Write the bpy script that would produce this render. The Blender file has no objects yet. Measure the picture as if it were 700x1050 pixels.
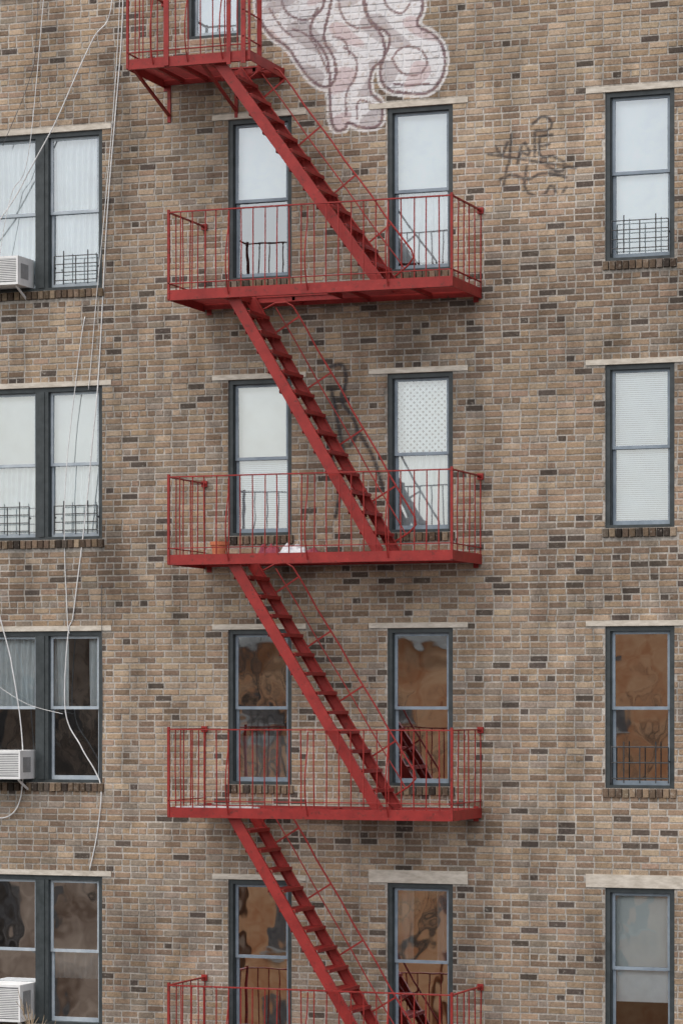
import bpy, math, random
import numpy as np
from mathutils import Vector, noise
random.seed(7); np.random.seed(7)
scene=bpy.context.scene
H=11.2            # camera / horizon height above the street
L=34.0; TH=math.radians(20); FPX=3026.0
def survey(u,v):
    """facade survey mark -> metres along the wall, height above horizon"""
    a=u-350.0
    X=L*a/(FPX*math.cos(TH)+a*math.sin(TH))
    return X,(720.0-v)*(L-X*math.sin(TH))/FPX

# ------------------------------------------------------------------ materials
def mat(name):
    m=bpy.data.materials.new(name); m.use_nodes=True
    nt=m.node_tree; nt.nodes.clear()
    out=nt.nodes.new('ShaderNodeOutputMaterial')
    return m,nt,out
def N(nt,t,**k):
    n=nt.nodes.new(t)
    for a,b in k.items():
        if a=='inp':
            for i,v in b.items(): n.inputs[i].default_value=v
        else: setattr(n,a,b)
    return n
def noise_n(nt,scale,detail=4,rough=.6,coord='Object',stretch=None):
    tc=N(nt,'ShaderNodeTexCoord')
    src=tc.outputs[coord]
    if stretch:
        mp=N(nt,'ShaderNodeMapping'); mp.inputs['Scale'].default_value=stretch
        nt.links.new(src,mp.inputs['Vector']); src=mp.outputs['Vector']
    n=N(nt,'ShaderNodeTexNoise'); n.inputs['Scale'].default_value=scale
    n.inputs['Detail'].default_value=detail; n.inputs['Roughness'].default_value=rough
    nt.links.new(src,n.inputs['Vector']); return n.outputs['Fac']
def ramp(nt,src,pts):
    r=N(nt,'ShaderNodeValToRGB'); cr=r.color_ramp
    while len(cr.elements)>len(pts): cr.elements.remove(cr.elements[-1])
    while len(cr.elements)<len(pts): cr.elements.new(.5)
    for e,(p,c) in zip(cr.elements,pts):
        e.position=p; e.color=(c,c,c,1) if not isinstance(c,tuple) else (*c,1)
    nt.links.new(src,r.inputs['Fac']); return r.outputs['Color']
def mix(nt,f,a,b,mode='MIX'):
    m=N(nt,'ShaderNodeMix',data_type='RGBA',blend_type=mode)
    for s,i in ((f,0),(a,6),(b,7)):
        if hasattr(s,'links'): nt.links.new(s,m.inputs[i])
        else: m.inputs[i].default_value=s if i==0 else (*s,1)
    return m.outputs[2]
def bump(nt,h,strength,dist):
    b=N(nt,'ShaderNodeBump'); b.inputs['Strength'].default_value=strength; b.inputs['Distance'].default_value=dist
    nt.links.new(h,b.inputs['Height']); return b.outputs['Normal']
def bsdf(nt,out,col,rough=.6,normal=None,metal=0,spec=.5):
    p=N(nt,'ShaderNodeBsdfPrincipled')
    if hasattr(col,'links'): nt.links.new(col,p.inputs['Base Color'])
    else: p.inputs['Base Color'].default_value=(*col,1)
    if hasattr(rough,'links'): nt.links.new(rough,p.inputs['Roughness'])
    else: p.inputs['Roughness'].default_value=rough
    p.inputs['Metallic'].default_value=metal
    p.inputs['Specular IOR Level'].default_value=spec
    if normal: nt.links.new(normal,p.inputs['Normal'])
    nt.links.new(p.outputs[0],out.inputs[0]); return p
def simple(name,c1,c2,scale=8,rough=.6,bs=.2,bd=.004,spec=.4,stretch=None):
    m,nt,out=mat(name)
    f=ramp(nt,noise_n(nt,scale,6,.65,stretch=stretch),[(.35,0.),(.65,1.)])
    col=mix(nt,f,c1,c2)
    bsdf(nt,out,col,rough,bump(nt,noise_n(nt,scale*6,3),bs,bd),spec=spec)
    return m
def brick_mat(name,mortar=False):
    m,nt,out=mat(name)
    a=N(nt,'ShaderNodeAttribute',attribute_name='paint')
    if mortar:
        f=ramp(nt,noise_n(nt,1.3,7,.7),[(.3,0.),(.7,1.)])
        base=mix(nt,f,(.40,.36,.31),(.60,.555,.49))
        f2=ramp(nt,noise_n(nt,30,4),[(.4,.66),(.6,1.)])
        base=mix(nt,1.0,base,f2,'MULTIPLY')
    else:
        c=N(nt,'ShaderNodeAttribute',attribute_name='bcol')
        f=ramp(nt,noise_n(nt,38,6,.7),[(.3,.66),(.7,1.22)])
        base=mix(nt,1.0,c.outputs['Color'],f,'MULTIPLY')
        sm=ramp(nt,noise_n(nt,22,6,.75),[(.57,0.),(.72,.7)])
        base=mix(nt,sm,base,(.50,.455,.39))
        pit=ramp(nt,noise_n(nt,90,3,.6),[(.30,.45),(.42,1.)])
        base=mix(nt,1.0,base,pit,'MULTIPLY')
    # weather staining, vertical streaks and soot patches
    st=ramp(nt,noise_n(nt,1.0,7,.65,stretch=(1.6,1,.45)),[(.36,.58),(.55,1.0)])
    base=mix(nt,1.0,base,st,'MULTIPLY')
    s2=ramp(nt,noise_n(nt,.42,4,.55),[(.38,.82),(.62,1.08)])
    base=mix(nt,1.0,base,s2,'MULTIPLY')
    wear=ramp(nt,noise_n(nt,16,6,.75),[(.32,.35),(.50,1.)])
    mul=N(nt,'ShaderNodeMath',operation='MULTIPLY')
    nt.links.new(a.outputs['Alpha'],mul.inputs[0]); nt.links.new(wear,mul.inputs[1])
    base=mix(nt,mul.outputs[0],base,a.outputs['Color'])
    bsdf(nt,out,base,.92,bump(nt,noise_n(nt,70,5,.7),.55,.004),spec=.2)
    return m
M={}
M['brick']=brick_mat('weathered_brick'); M['mortar']=brick_mat('mortar',True)
# red fire-escape paint
m,nt,out=mat('red_iron_paint')
f=ramp(nt,noise_n(nt,5,6,.7),[(.3,0.),(.7,1.)])
c=mix(nt,f,(.19,.014,.012),(.32,.028,.023))
r=ramp(nt,noise_n(nt,15,7,.75),[(.56,0.),(.66,.8)])
c=mix(nt,r,c,(.070,.020,.014))
r2=ramp(nt,noise_n(nt,40,4,.7),[(.66,0.),(.72,.55)])
c=mix(nt,r2,c,(.48,.19,.15))
bsdf(nt,out,c,.5,bump(nt,noise_n(nt,60,4,.7),.35,.003),spec=.3)
M['red']=m
M['frame']=simple('dark_green_frame_paint',(.022,.029,.030),(.044,.053,.055),9,.5)
M['sash']=simple('grey_blue_sash',(.17,.21,.25),(.25,.30,.345),6,.45)
M['sashw']=simple('pale_sash',(.30,.35,.39),(.43,.48,.51),6,.45)
M['stone']=simple('lintel_stone',(.40,.355,.29),(.60,.55,.47),7,.85,.5,.004,stretch=(1,1,3))
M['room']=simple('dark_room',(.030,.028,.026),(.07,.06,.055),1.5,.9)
M['curtain']=simple('curtain_cloth',(.68,.70,.70),(.82,.84,.84),3,.9)
M['cream']=simple('cream_shade',(.70,.70,.67),(.80,.80,.77),2,.9)
M['blind']=simple('blind_slats',(.72,.75,.78),(.82,.84,.86),4,.6)
M['guard']=simple('black_guard_paint',(.02,.02,.022),(.05,.05,.05),20,.5)
M['ac']=simple('ac_white_enamel',(.62,.62,.60),(.76,.76,.74),5,.5)
M['acdark']=simple('ac_grille_dark',(.10,.10,.10),(.2,.2,.2),9,.6)
M['cable']=simple('cable_grey',(.55,.55,.54),(.72,.72,.70),9,.6)
M['cabledark']=simple('cable_dark',(.05,.05,.05),(.12,.12,.12),9,.6)
M['terra']=simple('terracotta',(.50,.15,.07),(.62,.22,.11),20,.85)
M['soil']=simple('soil',(.03,.02,.015),(.06,.045,.03),60,.95)
M['rag']=simple('rag_cloth',(.35,.36,.40),(.75,.75,.76),14,.9)
M['ragred']=simple('maroon_rag',(.16,.03,.05),(.3,.06,.08),14,.9)
M['plank']=simple('painted_plank',(.50,.50,.50),(.72,.72,.71),6,.8)
M['asphalt']=simple('asphalt',(.04,.04,.042),(.065,.065,.065),3,.9)
M['pave']=simple('concrete_pavement',(.28,.27,.26),(.38,.37,.35),2,.9)
M['roof']=simple('roof_tar',(.05,.05,.05),(.09,.09,.09),2,.9)
M['orange']=simple('sunlit_orange_wall',(.62,.22,.08),(.90,.50,.25),1.0,.9)  # sunlight put into the wall colour, so its mirror image looks sunlit
M['brownb']=simple('tan_render',(.26,.15,.09),(.78,.55,.38),.8,.9)
M['dimwin']=simple('dim_windows',(.10,.085,.075),(.26,.21,.17),2,.5)
M['bark']=simple('bark',(.05,.038,.028),(.11,.085,.065),9,.95)
M['twig']=simple('tan_twig',(.26,.19,.12),(.40,.31,.20),20,.9)
M['white']=simple('white_line_paint',(.7,.7,.68),(.8,.8,.78),6,.7)
# lace
m,nt,out=mat('lace_net')
tc=N(nt,'ShaderNodeTexCoord'); mp=N(nt,'ShaderNodeMapping')
mp.inputs['Rotation'].default_value=(0,math.radians(45),0); nt.links.new(tc.outputs['Object'],mp.inputs['Vector'])
sx=N(nt,'ShaderNodeSeparateXYZ'); nt.links.new(mp.outputs[0],sx.inputs[0])
def tri(o):
    a=N(nt,'ShaderNodeMath',operation='MULTIPLY'); a.inputs[1].default_value=19; nt.links.new(o,a.inputs[0])
    b=N(nt,'ShaderNodeMath',operation='FRACT'); nt.links.new(a.outputs[0],b.inputs[0])
    c=N(nt,'ShaderNodeMath',operation='GREATER_THAN'); c.inputs[1].default_value=.45; nt.links.new(b.outputs[0],c.inputs[0]); return c.outputs[0]
mm=N(nt,'ShaderNodeMath',operation='MAXIMUM'); nt.links.new(tri(sx.outputs[0]),mm.inputs[0]); nt.links.new(tri(sx.outputs[2]),mm.inputs[1])
p=N(nt,'ShaderNodeBsdfPrincipled'); p.inputs['Base Color'].default_value=(.78,.79,.79,1); p.inputs['Roughness'].default_value=.9
t=N(nt,'ShaderNodeBsdfTransparent'); ms=N(nt,'ShaderNodeMixShader')
nt.links.new(mm.outputs[0],ms.inputs[0]); nt.links.new(t.outputs[0],ms.inputs[1]); nt.links.new(p.outputs[0],ms.inputs[2]); nt.links.new(ms.outputs[0],out.inputs[0])
M['lace']=m
# glass
def glass_mat(name,refl,bd,sc,det=2):
    m,nt,out=mat(name)
    g=N(nt,'ShaderNodeBsdfGlossy'); g.inputs['Roughness'].default_value=.02; g.inputs['Color'].default_value=(.93,.97,1,1)
    n1=bump(nt,noise_n(nt,sc,det,.4),.5,bd); nt.links.new(n1,g.inputs['Normal'])
    t=N(nt,'ShaderNodeBsdfTransparent'); t.inputs['Color'].default_value=(.88,.93,.94,1)
    fr=N(nt,'ShaderNodeFresnel'); fr.inputs[0].default_value=1.5
    ad=N(nt,'ShaderNodeMath',operation='ADD',use_clamp=True); ad.inputs[1].default_value=refl; nt.links.new(fr.outputs[0],ad.inputs[0])
    ms=N(nt,'ShaderNodeMixShader'); nt.links.new(ad.outputs[0],ms.inputs[0]); nt.links.new(t.outputs[0],ms.inputs[1]); nt.links.new(g.outputs[0],ms.inputs[2]); nt.links.new(ms.outputs[0],out.inputs[0])
    return m
M['glass']=glass_mat('old_window_glass',.18,.008,1.9)
M['glassboost']=glass_mat('boosted_reflection_glass',.62,.0075,1.8)  # added reflectance, no real film: brightens what the lower panes mirror

# ------------------------------------------------------------------ mesh builder
class B:
    def __init__(s): s.v=[]; s.f=[]; s.m=[]; s.mats=[]
    def mi(s,k):
        if k not in s.mats: s.mats.append(k)
        return s.mats.index(k)
    def quad(s,p,k):
        n=len(s.v); s.v+=[tuple(q) for q in p]; s.f.append(tuple(range(n,n+len(p)))); s.m.append(s.mi(k))
    def box(s,x0,x1,y0,y1,z0,z1,k):
        n=len(s.v)
        s.v+=[(x,y,z) for z in (z0,z1) for y in (y0,y1) for x in (x0,x1)]
        for q in ((0,2,3,1),(4,5,7,6),(0,1,5,4),(2,6,7,3),(0,4,6,2),(1,3,7,5)):
            s.f.append(tuple(n+i for i in q)); s.m.append(s.mi(k))
    def beam(s,a,b,w,h,k,up=(0,0,1)):
        a=Vector(a); b=Vector(b); d=(b-a).normalized(); upv=Vector(up)
        side=d.cross(upv)
        if side.length<1e-4: side=d.cross(Vector((0,1,0)))
        side.normalize(); u=side.cross(d).normalized()
        n=len(s.v)
        for p in (a,b):
            for i,j in ((-1,-1),(1,-1),(1,1),(-1,1)):
                s.v.append(tuple(p+side*(i*w/2)+u*(j*h/2)))
        for q in ((0,3,2,1),(4,5,6,7),(0,1,5,4),(1,2,6,5),(2,3,7,6),(3,0,4,7)):
            s.f.append(tuple(n+i for i in q)); s.m.append(s.mi(k))
    def tube(s,pts,r,k,seg=7,r2=None):
        pts=[Vector(p) for p in pts]; n=len(s.v); P=len(pts)
        for i,p in enumerate(pts):
            d=(pts[min(i+1,P-1)]-pts[max(i-1,0)]).normalized()
            ref=Vector((0,0,1)) if abs(d.z)<.9 else Vector((0,1,0))
            a=d.cross(ref).normalized(); b=d.cross(a).normalized()
            rr=r if r2 is None else r+(r2-r)*i/(P-1)
            for j in range(seg):
                t=2*math.pi*j/seg; s.v.append(tuple(p+a*math.cos(t)*rr+b*math.sin(t)*rr))
        mi=s.mi(k)
        for i in range(P-1):
            for j in range(seg):
                s.f.append((n+i*seg+j,n+i*seg+(j+1)%seg,n+(i+1)*seg+(j+1)%seg,n+(i+1)*seg+j)); s.m.append(mi)
        s.f.append(tuple(n+j for j in range(seg))[::-1]); s.m.append(mi)
        s.f.append(tuple(n+(P-1)*seg+j for j in range(seg))); s.m.append(mi)
    def obj(s,name,parent=None,z=H,smooth=False):
        me=bpy.data.meshes.new(name); me.from_pydata(s.v,[],s.f)
        for k in s.mats: me.materials.append(M[k])
        me.polygons.foreach_set('material_index',s.m)
        if smooth: me.polygons.foreach_set('use_smooth',[True]*len(s.f))
        me.update()
        o=bpy.data.objects.new(name,me); scene.collection.objects.link(o)
        if parent: o.parent=parent
        else: o.location.z=z
        return o
def empty(name,z=H):
    e=bpy.data.objects.new(name,None); e.empty_display_size=.3; scene.collection.objects.link(e); e.location=(0,0,z); return e

bld=empty('apartment_building')
esc=empty('fire_escape')

# ------------------------------------------------------------------ openings
rows=[(6.80,4.92),(3.76,1.94),(.845,-.96),(-2.07,-3.85),(-4.985,-6.77),(-7.9,-9.65)]
cols={'P':(-4.61,-3.018),'A':(-1.406,-.613),'B':(.559,1.345),'C':(3.126,3.916),'Q':(-8.3,-6.7),'D':(6.0,6.79)}
ops=[]
for ri,(zt,zb) in enumerate(rows):
    for c,(x0,x1) in cols.items(): ops.append((c,ri,x0,x1,zb,zt))
for c in ('P','C','Q','D'): ops.append((c,-1,*cols[c],8.55,10.3))
ops.append(('T',-1,-1.93,-1.25,7.78,9.6))
TOP=11.3
WX0,WX1=-10.0,10.0

# ------------------------------------------------------------------ graffiti painted on the wall
def cap(pts,x,z):
    d=np.full(x.shape,1e9)
    P=[survey(*p) for p in pts]
    for (ax,az),(bx,bz) in zip(P[:-1],P[1:]):
        vx,vz=bx-ax,bz-az; l=vx*vx+vz*vz+1e-9
        t=np.clip(((x-ax)*vx+(z-az)*vz)/l,0,1)
        d=np.minimum(d,np.hypot(x-ax-t*vx,z-az-t*vz))
    return d
def inside(pts,x,z):
    P=[survey(*p) for p in pts]; r=np.zeros(x.shape,bool)
    for (ax,az),(bx,bz) in zip(P,P[1:]+P[:1]):
        c=((az>z)!=(bz>z))&(x<(bx-ax)*(z-az)/((bz-az) if abs(bz-az)>1e-9 else 1e-9)+ax)
        r^=c
    return r
def smooth_poly(pts,it=2,closed=True):
    for _ in range(it):
        q=[]; n=len(pts)
        for i in range(n if closed else n-1):
            a=pts[i]; b=pts[(i+1)%n]
            q.append((a[0]*.75+b[0]*.25,a[1]*.75+b[1]*.25)); q.append((a[0]*.25+b[0]*.75,a[1]*.25+b[1]*.75))
        if not closed: q=[pts[0]]+q+[pts[-1]]
        pts=q
    return pts
blobs=[ [(268,-30),(262,0),(266,20),(278,38),(296,48),(306,66),(320,84),(336,92),(346,78),(342,56),(330,42),(338,10),(345,-30)],
        [(330,-22),(334,6),(322,16),(316,34),(330,48),(338,66),(338,96),(340,134),(354,134),(356,124),(370,132),(392,130),(392,104),(378,96),(380,70),(396,60),(392,34),(376,22),(372,-25)],
        [(374,-25),(372,10),(384,26),(402,36),(396,54),(388,72),(394,92),(416,96),(442,96),(456,76),(456,50),(444,34),(424,26),(436,8),(424,-25)] ]
blobs=[smooth_poly(b) for b in blobs]
inner=[[(290,-20),(288,4),(298,18),(318,22),(326,8)],[(300,30),(314,34),(326,50),(336,74)],[(355,118),(354,94),(366,78),(366,58),(352,48)],[(346,-6),(350,18),(364,30),(380,28)],[(402,60),(410,76),(430,78),(440,64),(430,48),(410,48),(402,60)],
       [(392,-10),(396,8),(412,16),(420,4)],[(366,122),(366,100),(384,108)],[(404,86),(420,88),(440,86)],[(276,8),(288,28),(300,38)],[(342,38),(354,40),(358,56)]]
inner=[smooth_poly(i,2,False) for i in inner]
tags=[[(508,150),(514,162),(520,146)],[(524,138),(522,166)],[(530,168),(536,142),(545,160),(532,156)],[(548,136),(548,160)],[(553,140),(566,138)],[(553,150),(563,148)],[(553,140),(552,162),(566,160)],
      [(545,128),(556,118),(566,124),(564,134),(548,134)],[(512,184),(526,178),(540,186),(556,176),(580,182)],[(540,170),(536,196),(556,204),(566,186),(572,206),(580,192)],[(566,160),(582,168),(574,178),(560,170)],
      [(520,170),(516,190)],[(500,158),(590,172)]]
tags2=[[(338,376),(352,372),(356,392),(348,410),(360,424),(368,442),(360,456)],[(334,430),(340,470),(350,500),(344,530)],[(366,440),(384,470),(392,500)],[(340,400),(346,430),(352,462)]]
tags=[smooth_poly(t,1,False) for t in tags]; tags2=[smooth_poly(t,2,False) for t in tags2]
RG=[(-1.25,1.45,6.55,8.9),(1.7,2.9,5.7,6.95),(-.35,.75,1.9,4.2)]
def paint(x,z):
    rgba=np.zeros((len(x),4)); rgba[:,:3]=.7
    sel=(x>RG[0][0])&(x<RG[0][1])&(z>RG[0][2])&(z<RG[0][3])
    if sel.any():
        xs,zs=x[sel],z[sel]; c=np.tile(np.array([.74,.74,.75]),(len(xs),1)); a=np.zeros(len(xs))
        for b in blobs:
            i=inside(b,xs,zs); a[i]=np.maximum(a[i],.82)
        for b in blobs:
            i=inside(b,xs,zs); d=cap(b+b[:1],xs,zs)
            k=(d>=.020)&(d<.050)&(~i)&(a<.1); c[k]=(.70,.69,.68); a[k]=.8
        # second, greyer fill in patches
        h=np.sin(xs*7+np.sin(zs*5)*2)*np.cos(zs*6+1); k=(h>.30)&(a>.75)&(c[:,0]>.73); c[k]=(.50,.47,.48)
        k=(h<-.6)&(a>.75)&(c[:,0]>.73); c[k]=(.62,.53,.54)
        for b in blobs:
            d=cap(b+b[:1],xs,zs); k=(d<.018); c[k]=(.19,.125,.14); a[k]=.86
        for s in inner:
            d=cap(s,xs,zs); k=d<.013; c[k]=(.24,.17,.185); a[k]=.8
        rgba[sel,:3]=c; rgba[sel,3]=a
    for reg,ts,w,al in ((RG[1],tags,.015,.8),(RG[2],tags2,.022,.9)):
        sel=(x>reg[0])&(x<reg[1])&(z>reg[2])&(z<reg[3])
        if sel.any():
            xs,zs=x[sel],z[sel]; a=np.zeros(len(xs))
            for s in ts:
                a=np.maximum(a,np.clip(1.6-cap(s,xs,zs)/w,0,1)*al)
            rgba[sel,:3]=(.03,.03,.035); rgba[sel,3]=a
    return rgba
def set_attr(me,name,arr):
    at=me.attributes.new(name,'FLOAT_COLOR','POINT'); at.data.foreach_set('color',np.asarray(arr,dtype=np.float32).ravel())

# ------------------------------------------------------------------ mortar sheet with openings
xs=set([WX0,WX1]); zs=set([-H,TOP])
for o in ops: xs|={o[2],o[3]}; zs|={o[4],o[5]}
for r in RG:
    xs|=set(np.round(np.arange(r[0],r[1],.02),4)); zs|=set(np.round(np.arange(r[2],r[3],.02),4))
def dedupe(s):
    s=sorted(float(q) for q in s); o=[s[0]]
    for q in s[1:]:
        if q-o[-1]>1e-4: o.append(q)
    return o
xs=dedupe(xs); zs=dedupe(zs)
V=[(x,0.0,z) for z in zs for x in xs]; F=[]; nx=len(xs)
for j in range(len(zs)-1):
    zc=(zs[j]+zs[j+1])/2
    act=[(o[2],o[3]) for o in ops if o[4]<zc<o[5]]
    for i in range(nx-1):
        xc=(xs[i]+xs[i+1])/2
        if any(a<xc<b for a,b in act): continue
        n=j*nx+i; F.append((n,n+1,n+1+nx,n+nx))
nb=len(V)
for o in ops:      # reveals
    x0,x1,z0,z1=o[2:6]
    for p in (((x0,0,z0),(x0,0,z1),(x0,.16,z1),(x0,.16,z0)),((x1,0,z1),(x1,0,z0),(x1,.16,z0),(x1,.16,z1)),((x0,0,z1),(x1,0,z1),(x1,.16,z1),(x0,.16,z1)),((x1,0,z0),(x0,0,z0),(x0,.16,z0),(x1,.16,z0))):
        n=len(V); V+=list(p); F.append((n,n+1,n+2,n+3))
me=bpy.data.meshes.new('mortar_wall'); me.from_pydata(V,[],F); me.materials.append(M['mortar'])
va=np.array(V); set_attr(me,'paint',paint(va[:,0],va[:,2]))
o=bpy.data.objects.new('front_wall_mortar',me); scene.collection.objects.link(o); o.parent=bld

# ------------------------------------------------------------------ bricks
CH=.0747; J=.0165
V=[];F=[];C=[]
lint=[]   # cream lintels
for (c,ri,x0,x1,z0,z1) in ops:
    if c=='T': continue
    if ri==3 and c in 'BC': h=.15
    else: h=.065
    lint.append((c,ri,x0-(.22 if c in 'BC' else .2),x1+(.18 if c!='P' else .12),z1,z1+h))
sills=[(o[2]-.03,o[3]+.03,o[4]-.105,o[4]) for o in ops if o[0]!='T']
block=[(o[2],o[3],o[4],o[5]) for o in ops]+[(l[2],l[3],l[4],l[5]) for l in lint]+sills
def inreg(x0,x1,z0,z1): return any(x1>r[0] and x0<r[1] and z1>r[2] and z0<r[3] for r in RG)
pal=dict(tan=(.360,.258,.172),light=(.425,.322,.224),pink=(.355,.248,.174),brown=(.240,.168,.117),dark=(.105,.082,.066),grey=(.300,.240,.185))
def brick_color(x,z):
    n=noise.noise(Vector((x*.45,z*.55,3.1)))+.5*noise.noise(Vector((x*1.3,z*2.2,9.)))
    n2=noise.noise(Vector((x*.3+7,z*.35,1.)))
    dk=.12+max(0,n)*.36
    # soot bands beneath the windows / around the heads
    for (zt,zb) in rows:
        if zb-.75<z<zb+.05: dk+=.12
    if z>7.0: dk-=.05
    if z<-1.9: dk-=.05
    r=random.random()
    if r<dk*.36: k='dark'
    elif r<dk*1.45: k='brown'
    else:
        q=random.random()+n2*.6
        k='light' if q<.22 else ('tan' if q<.72 else ('pink' if q<.84 else 'grey'))
    c=pal[k]; s=random.uniform(.84,1.15)
    return (c[0]*s*random.uniform(.98,1.02),c[1]*s,c[2]*s*random.uniform(.96,1.04),1)
def add_brick(x0,x1,z0,z1):
    if x1-x0<.02: return
    col=brick_color((x0+x1)/2,(z0+z1)/2)
    y=-.006+random.uniform(-.003,.0025)
    j=lambda a:random.uniform(-a,a)
    dz=j(.0022)
    n=len(V); e=.0035
    nxs,nzs=(max(2,round((x1-x0)/.016)),4) if inreg(x0,x1,z0,z1) else (1,1)
    V.extend([(x0,0.001,z0+dz),(x1,0.001,z0+dz),(x1,0.001,z1+dz),(x0,0.001,z1+dz)])
    t=[j(.002) for _ in range(4)]; hh=[j(.003) for _ in range(4)]
    for b in range(nzs+1):
        for a in range(nxs+1):
            fa=a/nxs; fb=b/nzs
            tt=(t[0]*(1-fa)+t[1]*fa)*(1-fb)+(t[2]*(1-fa)+t[3]*fa)*fb
            hz=(hh[0]*(1-fa)+hh[1]*fa)*(1-fb)+(hh[2]*(1-fa)+hh[3]*fa)*fb
            V.append((x0+e+(x1-x0-2*e)*fa+hz, y+tt*.6, z0+dz+e+(z1-z0-2*e)*fb+hz))
    w=nxs+1
    for b in range(nzs):
        for a in range(nxs):
            k=n+4+b*w+a; F.append((k,k+1,k+1+w,k+w))
    F.append((n,n+1)+tuple(n+4+a for a in range(nxs,-1,-1)))
    F.append((n+2,n+3)+tuple(n+4+nzs*w+a for a in range(nxs+1)))
    F.append((n+1,n+2)+tuple(n+4+b*w+nxs for b in range(nzs,-1,-1)))
    F.append((n+3,n)+tuple(n+4+b*w for b in range(nzs+1)))
    C.extend([col]*(4+w*(nzs+1)))
row=0; z=-H+.01
while z+CH<TOP:
    z0,z1=z,z+CH-J
    act=sorted([(b[0],b[1]) for b in block if b[2]<z1-.02 and b[3]>z0+.02])
    segs=[]; cur=WX0
    for a,b in act:
        if a>cur: segs.append((cur,a))
        cur=max(cur,b)
    segs.append((cur,WX1))
    header=(row%6==3)
    bl=.213
    off=(0 if row%2 else bl/2)+random.uniform(-.012,.012)
    x=WX0-off; k=0
    while x<WX1:
        w=(bl/2) if (header and k%1==0) else (bl if random.random()>.10 else bl/2)
        for a,b in segs:
            p=max(x+J/2,a); q=min(x+w-J/2,b-.004 if b<WX1 else b)
            if q>p: add_brick(p,q,z0,z1)
        x+=w; k+=1
    row+=1; z+=CH
# rowlock sills (bricks on end)
for s in sills:
    n=max(2,round((s[1]-s[0])/.078)); w=(s[1]-s[0])/n
    for i in range(n):
        p=len(V); add_brick(s[0]+i*w+.005,s[0]+(i+1)*w-.005,s[2]+.004,s[3]-.004)
        for q in range(p,len(V)):
            V[q]=(V[q][0],V[q][1]-(.028 if q>=p+4 else 0)-random.uniform(0,.002),V[q][2])
        dk=random.uniform(.35,.75)
        for q in range(p,len(V)): C[q]=(C[q][0]*dk,C[q][1]*dk,C[q][2]*dk,1)
me=bpy.data.meshes.new('bricks'); me.from_pydata(V,[],F); me.materials.append(M['brick'])
va=np.array(V); set_attr(me,'bcol',C); set_attr(me,'paint',paint(va[:,0],va[:,2]))
o=bpy.data.objects.new('front_wall_bricks',me); scene.collection.objects.link(o); o.parent=bld

# lintels
for (c,ri,x0,x1,z0,z1) in lint:
    b=B(); b.box(x0,x1,-.014,.05,z0+.004,z1,'stone'); ob=b.obj('lintel',bld)
# building mass
b=B()
b.box(WX0,WX0+.3,.0,14,-H,TOP,'mortar'); b.box(WX1-.3,WX1,.0,14,-H,TOP,'mortar'); b.box(WX0,WX1,13.7,14,-H,TOP,'mortar')
b.box(WX0+.3,WX1-.3,.17,13.7,TOP-.7,TOP-.5,'roof'); b.box(WX0-.02,WX1+.02,-.06,.3,TOP,TOP+.12,'stone')
# shift side walls back a touch so they don't coincide with the front sheet
b.v=[(x,(y+.003 if y==0.0 else y),z) for x,y,z in b.v]
me=b.obj('side_walls_and_roof',bld)
# inner lining behind the facade so no light leaks
b=B(); b.box(WX0+.3,WX1-.3,1.6,1.7,-H,TOP-.7,'room'); b.obj('interior_wall',bld)

# ------------------------------------------------------------------ windows
GK='glass'
def pleat(b,x0,x1,z0,z1,y,k,amp=.018,per=.07,nx=60,drape=0):
    n=len(b.v); ph=random.random()*6
    for j in range(9):
        f=j/8
        for i in range(nx+1):
            g=i/nx; x=x0+(x1-x0)*g
            yy=y+amp*math.sin(2*math.pi*x/per+ph+.8*math.sin(f*3+x*9))+.4*amp*math.sin(2*math.pi*x/per*.37+f)
            b.v.append((x,yy,z0+(z1-z0)*f))
    mi=b.mi(k)
    for j in range(8):
        for i in range(nx):
            p=n+j*(nx+1)+i; b.f.append((p,p+1,p+nx+2,p+nx+1)); b.m.append(mi)
def pane(b,x0,x1,z0,z1,y):
    t=random.uniform(-.003,.003); s=random.uniform(-.003,.003)
    b.quad([(x0,y+t+s,z0),(x1,y-t+s,z0),(x1,y-t-s,z1),(x0,y+t-s,z1)],GK)
def sash_unit(fr,gl,cu,x0,x1,z0,z1,cfg,sk='sash'):
    """double-hung unit filling x0..x1,z0..z1"""
    zm=(z0+z1)/2+cfg.get('mid',0); s=.032
    # upper sash (outer), lower (inner)
    for (a,b_,y) in ((zm-.018,z1,.070),(z0,zm+.018,.098)):
        fr.box(x0,x0+s,y,y+.026,a,b_,sk); fr.box(x1-s,x1,y,y+.026,a,b_,sk)
        fr.box(x0+s,x1-s,y+.001,y+.025,b_-.034,b_,sk); fr.box(x0+s,x1-s,y+.001,y+.025,a,a+(.036 if y<.09 else .05),sk)
        pane(gl,x0+s-.003,x1-s+.003,a+.034,b_-.03,y+.012)
    for part,(a,b_) in (('u',(zm,z1)),('l',(z0,zm))):
        kind=cfg.get(part,'none'); frac=cfg.get(part+'f',1)
        if cfg.get(part+'bot'): b_=a+(b_-a)*frac
        else: a=b_-(b_-a)*frac
        y=.17
        if kind in('shade','cream'):
            cu.quad([(x0,y,a),(x1,y,a),(x1,y+.004,b_),(x0,y+.004,b_)],'curtain' if kind=='shade' else 'cream')
        elif kind=='pleat': pleat(cu,x0,x1,a,b_,y+.01,'curtain')
        elif kind=='lace': pleat(cu,x0,x1,a,b_,y+.01,'lace',.008,.16)
        elif kind=='sidepleat':
            pleat(cu,x0,x0+(x1-x0)*.3,a,b_,y+.01,'curtain',nx=20); pleat(cu,x1-(x1-x0)*.28,x1,a,b_,y+.01,'curtain',nx=20)
        elif kind=='blind':
            z=a
            while z<b_:
                cu.quad([(x0+.01,y-.008,z),(x1-.01,y-.008,z),(x1-.01,y+.008,z+.021),(x0+.01,y+.008,z+.021)],'blind'); z+=.023
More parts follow.
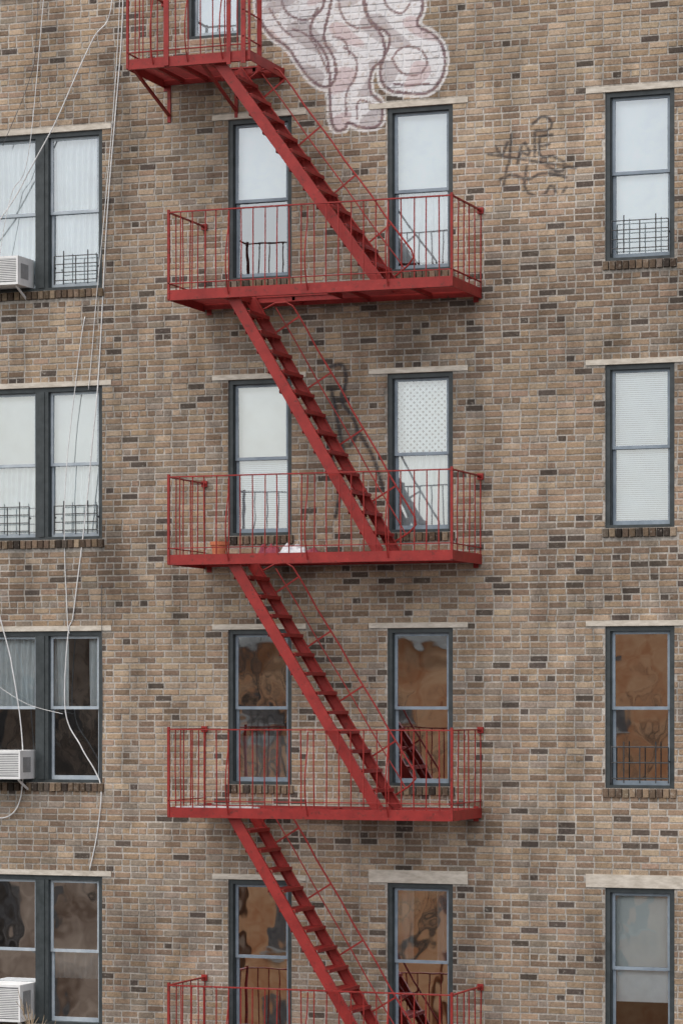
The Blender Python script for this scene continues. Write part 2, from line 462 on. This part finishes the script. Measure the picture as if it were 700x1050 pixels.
CFG={('A',0):dict(u='shade',l='none'),('B',0):dict(u='shade',l='pleat',lf=.9),('C',0):dict(u='shade',l='shade',mid=.05),
 ('A',1):dict(u='cream',l='blind'),('B',1):dict(u='lace',l='pleat'),('C',1):dict(u='blind',l='blind'),
 ('A',2):dict(u='none',l='pleat',lbot=True,lf=.62),('B',2):dict(u='none',l='none'),('C',2):dict(u='none',l='none'),
 ('A',3):dict(u='none',l='none'),('B',3):dict(u='sidepleat',l='none'),('C',3):dict(u='cream',l='shade',lf=.45)}
CFGP={0:(dict(u='pleat',l='pleat'),dict(u='pleat',l='pleat')),1:(dict(u='cream',l='pleat'),dict(u='cream',l='pleat')),
 2:(dict(u='pleat',l='none'),dict(u='sidepleat',l='none')),3:(dict(u='none',l='none'),dict(u='none',l='pleat',lf=.4))}
for (c,ri,x0,x1,z0,z1) in ops:
    fr=B(); gl=B(); cu=B()
    GK='glassboost' if (ri>=2 and (c,ri) not in (('C',3),('P',2))) else 'glass'
    w=.052
    fr.box(x0+.002,x0+w,.018,.15,z0+.002,z1-.002,'frame'); fr.box(x1-w,x1-.002,.018,.15,z0+.002,z1-.002,'frame')
    fr.box(x0+w,x1-w,.020,.148,z1-w,z1-.003,'frame'); fr.box(x0+w,x1-w,.012,.148,z0+.003,z0+.035,'frame')
    for a,b_ in ((x0+w,x0+w+.012),(x1-w-.012,x1-w)): fr.box(a,b_,.045,.146,z0+.035,z1-w,'frame')
    xi0,xi1,zi0,zi1=x0+w+.012,x1-w-.012,z0+.036,z1-w-.001
    if c in 'PQ':
        xm0,xm1=x0+(x1-x0)/2-.085,x0+(x1-x0)/2+.085
        fr.box(xm0,xm1,.010,.147,z0+.036,z1-w-.001,'frame'); fr.box(xm0+.05,xm1-.05,-.001,.009,z0+.036,z1-w-.001,'frame')
        cf=CFGP.get(ri,CFGP[(ri+2)%4])
        sash_unit(fr,gl,cu,xi0,xm0-.004,zi0,zi1,cf[0],'sashw'); sash_unit(fr,gl,cu,xm1+.004,xi1,zi0,zi1,cf[1],'sashw')
    elif c=='T': sash_unit(fr,gl,cu,xi0,xi1,zi0,zi1,dict(u='shade',l='shade'),'sashw')
    else: sash_unit(fr,gl,cu,xi0,xi1,zi0,zi1,CFG.get((c,ri),CFG.get(('ABC'[(ri+ord(c))%3],(ri+2)%4))),'sash')
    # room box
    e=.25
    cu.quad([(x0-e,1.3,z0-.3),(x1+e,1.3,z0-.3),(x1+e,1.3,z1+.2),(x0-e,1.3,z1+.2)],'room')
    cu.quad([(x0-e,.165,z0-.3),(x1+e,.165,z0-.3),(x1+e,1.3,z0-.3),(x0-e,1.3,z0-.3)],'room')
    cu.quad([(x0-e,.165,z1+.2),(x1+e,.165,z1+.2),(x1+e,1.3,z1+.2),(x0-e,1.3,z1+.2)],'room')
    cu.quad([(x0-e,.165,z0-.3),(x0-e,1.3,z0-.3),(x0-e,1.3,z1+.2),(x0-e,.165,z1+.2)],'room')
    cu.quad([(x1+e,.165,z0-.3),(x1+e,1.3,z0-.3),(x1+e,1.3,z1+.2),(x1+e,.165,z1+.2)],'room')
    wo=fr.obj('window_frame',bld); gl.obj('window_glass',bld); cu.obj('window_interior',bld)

# ------------------------------------------------------------------ child guards
def guard(x0,x1,z0,h,nb=4):
    b=B(); y=-.012
    for i in range(nb):
        z=z0+.05+(h-.05)*i/(nb-1); b.tube([(x0,y,z),(x1,y,z)],.006,'guard')
    for f in (.0,.22,.5,.78,1.0):
        x=x0+(x1-x0)*f; b.tube([(x,y-.001,z0),(x,y-.001,z0+h+(.06 if f in(.22,.78) else .0))],.007,'guard')
    for s in (x0,x1): b.beam((s,y,z0+h*.6),(s,.03,z0+h*.6),.012,.02,'guard')
    return b.obj('window_guard')
pl=(-3.64,-3.075)
guard(*pl,4.98,.34); guard(*pl,2.0,.34); guard(-4.55,-3.97,2.0,.34)
guard(3.20,3.85,5.0,.36); g=guard(3.20,3.85,-.90,.4,3)

# ------------------------------------------------------------------ air conditioners
def ac(x0,x1,z0,h,dep=.34):
    b=B(); y0=-dep; z1=z0+h
    b.box(x0,x1,y0+.03,.09,z0,z1,'ac')
    b.box(x0+.01,x1-.01,y0+.012,y0+.03,z0+.01,z1-.01,'acdark')
    for s in (x0,x1-.022): b.box(s,s+.022,y0,y0+.029,z0,z1,'ac')
    b.box(x0+.022,x1-.022,y0+.001,y0+.029,z0,z0+.03,'ac'); b.box(x0+.022,x1-.022,y0+.001,y0+.029,z1-.03,z1,'ac')
    z=z0+.045
    while z<z1-.04:
        b.box(x0+.022,x1-.022,y0+.006,y0+.02,z,z+.011,'ac'); z+=.021
    for i in range(7):   # side louvres
        b.box(x1,x1+.004,y0+.08+i*.03,y0+.095+i*.03,z0+.08,z1-.08,'acdark')
    b.box(x0-.02,x0,.07,.085,z0,z1,'ac')
    b.beam((x1-.05,.0,z0-.14),(x1-.05,y0+.06,z0-.012),.02,.02,'ac'); b.beam((x0+.05,.0,z0-.14),(x0+.05,y0+.06,z0-.012),.02,.02,'ac')
    return b.obj('air_conditioner')
ac(-4.53,-3.96,4.965,.34); ac(-4.53,-3.93,-.915,.34); ac(-4.53,-3.93,-3.80,.44)

# ------------------------------------------------------------------ fire escape
PX0,PX1,PD=-1.71,1.69,1.08
Z=[4.67,1.66,-1.21,-4.12,-7.03]
SY0,SY1=-.99,-.34
def rail_run(b,p,q,hgt=.90,sp=.148,ext=False):
    p=Vector(p); q=Vector(q); n=max(1,round((q-p).length/sp))
    up=Vector((0,0,1))
    b.beam(p+up*hgt,q+up*hgt,.032,.014,'red')
    b.beam(p+up*.09,q+up*.09,.026,.010,'red')
    for i in range(n+1):
        a=p+(q-p)*(i/n)
        a.x+=random.uniform(-.006,.006)
        c=a+up*hgt; c.x+=random.uniform(-.008,.008)
        b.tube([a,(a+c)/2+Vector((random.uniform(-.006,.006),0,0)),c],.0075,'red',6)
def platform(z,x0,x1,hole=None,rails=('L','F','R'),gap=None):
    b=B()
    # rim channels
    b.box(x0,x1,-PD,-PD+.012,z-.10,z+.015,'red'); b.box(x0,x1,-PD+.012,-PD+.05,z-.10,z-.090,'red')
    b.box(x0,x1,-.05,-.038,z-.08,z+.01,'red')
    for s in (x0,x1-.012): b.box(s,s+.012,-PD+.012,-.0,z-.099,z+.014,'red')
    # cross bearers
    for f in (.16,.36,.60,.82):
        x=x0+(x1-x0)*f
        if hole and hole[0]<x<hole[1]: b.box(x,x+.035,hole[3],-.01,z-.06,z-.016,'red')
        else: b.box(x,x+.035,-PD+.012,-.01,z-.06,z-.016,'red')
    # slats
    y=-PD+.05
    while y<-.08:
        if hole and hole[2]<y+.015<hole[3]:
            b.box(x0+.012,hole[0],y,y+.034,z-.014,z-.006,'red'); b.box(hole[1],x1-.012,y,y+.034,z-.014,z-.006,'red')
        else: b.box(x0+.012,x1-.012,y,y+.034,z-.014,z-.006,'red')
        y+=.058
    if hole:
        for s in (hole[0],hole[1]): b.box(s-.006,s+.006,hole[2],hole[3],z-.07,z+.005,'red')
        b.box(hole[0],hole[1],hole[3],hole[3]+.01,z-.07,z+.005,'red')
    yo=-PD+.006
    if 'F' in rails: rail_run(b,(x0+.01,yo,z),(x1-.01,yo,z))
    if 'L' in rails: rail_run(b,(x0+.012,yo,z),(x0+.012,-.01,z),sp=.2)
    if 'R' in rails: rail_run(b,(x1-.012,yo,z),(x1-.012,-.01,z),sp=.2)
    for s in (x0+.012,x1-.012):
        b.beam((s,yo,z-.09),(s,yo,z+.93),.026,.026,'red')
        b.box(s-.035,s+.035,-.035,-.008,z+.86,z+.93,'red'); b.tube([(s,-.10,z+.895),(s,-.03,z+.895)],.018,'red',8)
    # bowed outrigger braces
    for f in (.22,.5,.78):
        x=x0+(x1-x0)*f
        pts=[]
        for i in range(9):
            t=i/8; pts.append((x,yo-.012-.10*math.sin(math.pi*min(1,t*1.15))*(1-t*.35),z-.06+.86*t))
        pts[-1]=(x,yo,z+.88)
        b.tube(pts,.008,'red',6)
    # wall brackets under the deck
    for f in (.02,.98):
        x=x0+(x1-x0)*f
        b.box(x-.03,x+.03,-.012,-.004,z-.14,z+.03,'red')
    return b.obj('platform',esc)
def stair(xa,za,xb,zb,rail=True):
    b=B(); A=Vector((xa,0,za)); Bv=Vector((xb,0,zb)); d=(Bv-A).normalized(); nrm=Vector((-d.z,0,d.x))
    if nrm.z<0: nrm=-nrm
    for y in (SY0,SY1):
        a=A+Vector((0,y,0)); e=Bv+Vector((0,y,0))
        b.beam(a,e,.010,.125,'red',up=nrm)
        s=.018 if y==SY0 else -.018
        off=Vector((0,s*.9,0))
        for k in (-1,1): b.beam(a+nrm*k*.058+off,e+nrm*k*.058+off,.030,.008,'red',up=nrm)
    n=int(round(abs(zb-za)/.222)); 
    for i in range(1,n):
        t=i/n; c=A+(Bv-A)*t
        for k in range(4):
            x=c.x-.085+k*.047
            b.box(x,x+.036,SY0+.012,SY1-.012,c.z+.010,c.z+.018,'red')
        b.box(c.x+.092,c.x+.098,SY0+.012,SY1-.012,c.z-.018,c.z+.022,'red')
        b.box(c.x-.094,c.x-.088,SY0+.012,SY1-.012,c.z-.018,c.z+.019,'red')
    if rail:
        y=SY1+.02; up=nrm
        Ln=(Bv-A).length
        def P(t,h,yy=y): q=A+d*(Ln*t)+nrm*h; return Vector((q.x,yy,q.z))
        top=[P(.05,.05),P(.055,.22),P(.075,.34)]+[P(.10+.82*i/10,.385+.006*math.sin(i*2.1)) for i in range(11)]+[P(.945,.36),P(.955,.25),P(.955,.05)]
        b.tube(top,.011,'red',7)
        b.tube([P(.07,.20)]+[P(.1+.8*i/8,.20+.004*math.sin(i*1.7)) for i in range(9)]+[P(.955,.2)],.008,'red',6)
        for t in (.14,.36,.58,.80):
            b.beam(P(t,.04),P(t,.385),.02,.008,'red',up=(0,1,0))
    return b.obj('stair',esc)
hole=(-.99,.12,SY0+.01,SY1+.02)
for z in Z: platform(z,PX0,PX1,hole)
stair(-1.15,7.30,.80,4.67)
stair(-.98,4.64,.80,1.66); stair(-.98,1.63,.80,-1.21); stair(-.98,-1.24,.80,-4.12); stair(-.98,-4.15,.80,-7.03)
# top landing
platform(7.33,-2.22,-.70,(-1.25,-.71,SY0+.01,SY1+.02),rails=('L','F'))
b=B()
for s in (-2.15,-1.30):
    b.beam((s,-PD+.05,7.24),(s,-.01,6.90),.03,.03,'red',up=(1,0,0)); b.box(s-.02,s+.02,-.02,-.006,6.82,7.35,'red')
# heavy verticals and roof ladder
b.box(-1.75,-1.69,-PD-.02,-PD-.002,7.24,9.4,'red')
for y in (-PD-.03,-.62):
    b.box(-.80,-.745,y,y+.015,7.2,TOP+.9,'red')
for i in range(16): b.tube([(-.772,-PD-.03,7.5+i*.3),(-.772,-.61,7.5+i*.3)],.010,'red',6)
b.box(-.98,-.93,-PD-.02,-PD-.004,7.2,9.4,'red')
b.obj('roof_ladder_and_brackets',esc)
# lower drop ladder
b=B()
for x in (.9,1.3): b.beam((x,-PD-.04,-9.3),(x,-PD-.04,-6.2),.04,.012,'red',up=(0,1,0))
for i in range(10): b.tube([(.9,-PD-.04,-9.2+i*.3),(1.3,-PD-.04,-9.2+i*.3)],.010,'red',6)
b.obj('drop_ladder',esc)

# ------------------------------------------------------------------ things on the landings
def lathe(b,cx,cy,prof,k,seg=20):
    n=len(b.v)
    for r,z in prof:
        for j in range(seg):
            t=2*math.pi*j/seg; b.v.append((cx+r*math.cos(t),cy+r*math.sin(t),z))
    mi=b.mi(k)
    for i in range(len(prof)-1):
        for j in range(seg):
            b.f.append((n+i*seg+j,n+i*seg+(j+1)%seg,n+(i+1)*seg+(j+1)%seg,n+(i+1)*seg+j)); b.m.append(mi)
b=B(); z=1.66-.006
lathe(b,-1.16,-.88,[(.0,z),(.070,z),(.088,z+.13),(.100,z+.13),(.104,z+.17),(.094,z+.17),(.088,z+.14),(0,z+.14)],'terra')
lathe(b,-1.16,-.88,[(.085,z+.142),(.04,z+.152),(0,z+.148)],'soil'); b.obj('flower_pot')
def rag(name,cx,cy,z,w,d,h,k):
    b=B(); n=14
    for j in range(n+1):
        for i in range(n+1):
            x=(i/n-.5)*w; y=(j/n-.5)*d
            e=max(0,1-max(abs(i/n-.5),abs(j/n-.5))*2)
            q=noise.noise(Vector((x*9+cx*3,y*9,z)))
            b.v.append((cx+x*(1+.2*q),cy+y*(1+.3*q),z+.004+h*min(1,e*3)*(.5+.9*abs(q)+.4*noise.noise(Vector((x*25,y*25,cx))))))
    mi=b.mi(k)
    for j in range(n):
        for i in range(n):
            p=j*(n+1)+i; b.f.append((p,p+1,p+n+2,p+n+1)); b.m.append(mi)
    return b.obj(name,smooth=True)
rag('cloth_rag',-.50,-.22,1.66,.36,.24,.15,'rag'); rag('cloth_rag',-.80,-.20,1.66,.30,.22,.15,'ragred'); rag('cloth_rag',-.26,-.24,1.66,.20,.18,.10,'ragred')
b=B(); b.box(-1.62,-.62,-1.045,-.98,-1.206,-1.182,'plank'); b.beam((-1.5,-.93,-1.19),(-.72,-.95,-1.19),.05,.02,'plank'); b.obj('wooden_plank')

# ------------------------------------------------------------------ cables
def cable(marks,r,k,y=-.02,sag=0):
    pts=[survey(*m) for m in marks]
    P=[]
    n=len(pts)
    for i in range(n-1):
        p0=pts[max(0,i-1)];p1=pts[i];p2=pts[i+1];p3=pts[min(n-1,i+2)]
        for s in range(8):
            t=s/8
            f=lambda a,b,c,d:.5*((2*b)+(-a+c)*t+(2*a-5*b+4*c-d)*t*t+(-a+3*b-3*c+d)*t**3)
            P.append((f(p0[0],p1[0],p2[0],p3[0]),y-.01*math.sin(len(P)*.4),f(p0[1],p1[1],p2[1],p3[1])))
    P.append((pts[-1][0],y,pts[-1][1]))
    b=B(); b.tube(P,r,k,6); return b.obj('cable',smooth=True)
cable([(129,-160),(127,0),(119,120),(109,250),(101,400),(95,460),(85,560),(76,630),(71,650),(68,730),(84,765),(98,790),(105,812),(101,850),(93,892)],.008,'cable')
cable([(120,-160),(117,0),(98,40),(74,92),(52,140),(30,180),(10,215),(-30,270)],.0075,'cable',-.05)
cable([(88,325),(80,380),(70,470),(67,560),(70,630),(72,650)],.006,'cable')
cable([(-3,600),(4,640),(14,680),(22,730),(26,790),(22,822),(8,838),(-20,836)],.008,'cable',-.05)
cable([(105,600),(106,700),(104,810)],.004,'cabledark')
cable([(46,-160),(40,30),(30,90),(5,150)],.004,'cabledark',-.05)
cable([(60,-160),(34,140),(14,200),(2,262)],.005,'cable',-.05)
cable([(126,-160),(124,0),(112,180),(98,330),(92,400)],.005,'cable',-.03)
cable([(-5,700),(30,722),(66,732)],.004,'cable',-.04)

# ------------------------------------------------------------------ street & what the panes mirror
b=B(); b.quad([(-400,-400,0),(400,-400,0),(400,400,0),(-400,400,0)],'asphalt'); b.obj('ground',z=0)
b=B(); b.box(-60,60,-4.2,-.02,.004,.14,'pave'); b.box(-90,60,-47.9,-43.5,.004,.14,'pave'); b.obj('pavement',z=0)
b=B()
for i in range(30): b.box(-60+i*4,-58+i*4,-24.0,-23.85,.004,.008,'white')
b.obj('road_markings',z=0)
def opposite(name,x0,x1,top,k,yb=-48):
    b=B(); e=empty(name,0)
    b.box(x0,x1,yb-14,yb,0,top,k); b.box(x0-.1,x1+.1,yb-.1,yb+.35,top+.002,top+.5,'stone')
    z=1.2
    while z+2<top:
        x=x0+1.0
        while x+1.3<x1:
            b.box(x,x+.9,yb+.003,yb+.03,z,z+1.6,'dimwin'); b.box(x-.1,x+1.0,yb+.003,yb+.1,z-.15,z-.01,'stone'); x+=3.1
        z+=3.0
    b.obj('mass',e,z=0)
opposite('brick_house',-31,-21.5,H+2.2,'brownb'); opposite('brick_house',-21.2,-14,H+2.3,'orange'); opposite('brick_house',-13.7,-2,H+3.0,'orange'); opposite('brick_house',-60,-31.4,H+1.0,'brownb')
def tree(x,y,h,seed):
    random.seed(seed); b=B()
    def grow(p,d,l,r,dep):
        pts=[p]; q=p.copy(); dd=d.copy()
        for i in range(4):
            dd=(dd+Vector((random.uniform(-.16,.16),random.uniform(-.16,.16),random.uniform(-.02,.1)))).normalized()
            q=q+dd*l/4; pts.append(q.copy())
        b.tube(pts,r,'bark',6 if dep<2 else 4,r*.6)
        if dep<6:
            for k in range(3 if dep<5 else 2):
                a=random.uniform(0,6.28); s=random.uniform(.35,.8)
                nd=(dd+Vector((math.cos(a)*s,math.sin(a)*s,random.uniform(-.1,.3)))).normalized()
                grow(pts[random.choice((2,3,4)) if k else 4],nd,l*random.uniform(.62,.8),r*.58,dep+1)
    grow(Vector((x,y,0)),Vector((0,0,1)),h*.30,h*.013,0)
    b.obj('bare_tree',z=0)
tree(-24.5,-41,15.5,1); tree(-14.5,-40,15.5,2); tree(-7.5,-41,13.8,5); tree(-19.5,-38,15.2,8)
# slender sapling by the facade, only its tip reaches this high
random.seed(31); b=B(); base=Vector((-3.2,-1.5,0))
b.tube([base,base+Vector((.05,0,3)),base+Vector((-.04,.02,6)),base+Vector((0,0,7.4))],.035,'twig',6,.014)
for i in range(50):
    z0=random.uniform(4.2,7.6); a=random.uniform(0,6.28); l=random.uniform(.3,.75)
    p=base+Vector((0,0,min(z0,7.38))); q=p+Vector((math.cos(a)*l*.28,math.sin(a)*l*.28,l*.6)); r=q+Vector((math.cos(a)*l*.10,math.sin(a)*l*.1,l*.4))
    if r.z>8.05: continue
    b.tube([p,q,r],.007,'twig',4,.003)
    for s in range(3):
        m_=p.lerp(q,random.uniform(.4,1)); aa=a+random.uniform(-1.3,1.3); b.tube([m_,m_+Vector((math.cos(aa)*.09,math.sin(aa)*.09,.12))],.004,'twig',4,.002)
b.obj('bare_sapling',z=0)

# ------------------------------------------------------------------ light & camera
EL=math.radians(66); AZ=math.radians(203)
w=bpy.data.worlds.new('World'); scene.world=w; w.use_nodes=True; nt=w.node_tree; nt.nodes.clear()
sky=nt.nodes.new('ShaderNodeTexSky'); sky.sky_type='NISHITA'; sky.sun_disc=False; sky.sun_elevation=EL; sky.sun_rotation=AZ
sky.dust_density=4.0; sky.ozone_density=.6; sky.air_density=1.0
bg=nt.nodes.new('ShaderNodeBackground'); bg.inputs[1].default_value=.15
o=nt.nodes.new('ShaderNodeOutputWorld'); nt.links.new(sky.outputs[0],bg.inputs[0]); nt.links.new(bg.outputs[0],o.inputs[0])
sl=bpy.data.lights.new('sun','SUN'); sl.energy=3.7; sl.angle=math.radians(128); sl.color=(1,.965,.915)
so=bpy.data.objects.new('sun',sl); scene.collection.objects.link(so)
dirv=Vector((math.sin(AZ)*math.cos(EL),math.cos(AZ)*math.cos(EL),math.sin(EL)))
so.rotation_euler=dirv.to_track_quat('Z','Y').to_euler()
cam=bpy.data.cameras.new('camera'); co=bpy.data.objects.new('camera',cam); scene.collection.objects.link(co)
co.location=(L*math.sin(TH),-L*math.cos(TH),H)
co.rotation_euler=(math.pi/2,0,TH)
cam.sensor_fit='VERTICAL'; cam.sensor_height=36; cam.lens=36*FPX/1050.0
cam.shift_y=(720-525)/1050.0
cam.clip_end=1500; cam.clip_start=.5
scene.camera=co
scene.view_settings.view_transform='Standard'; scene.view_settings.look='None'; scene.view_settings.exposure=0
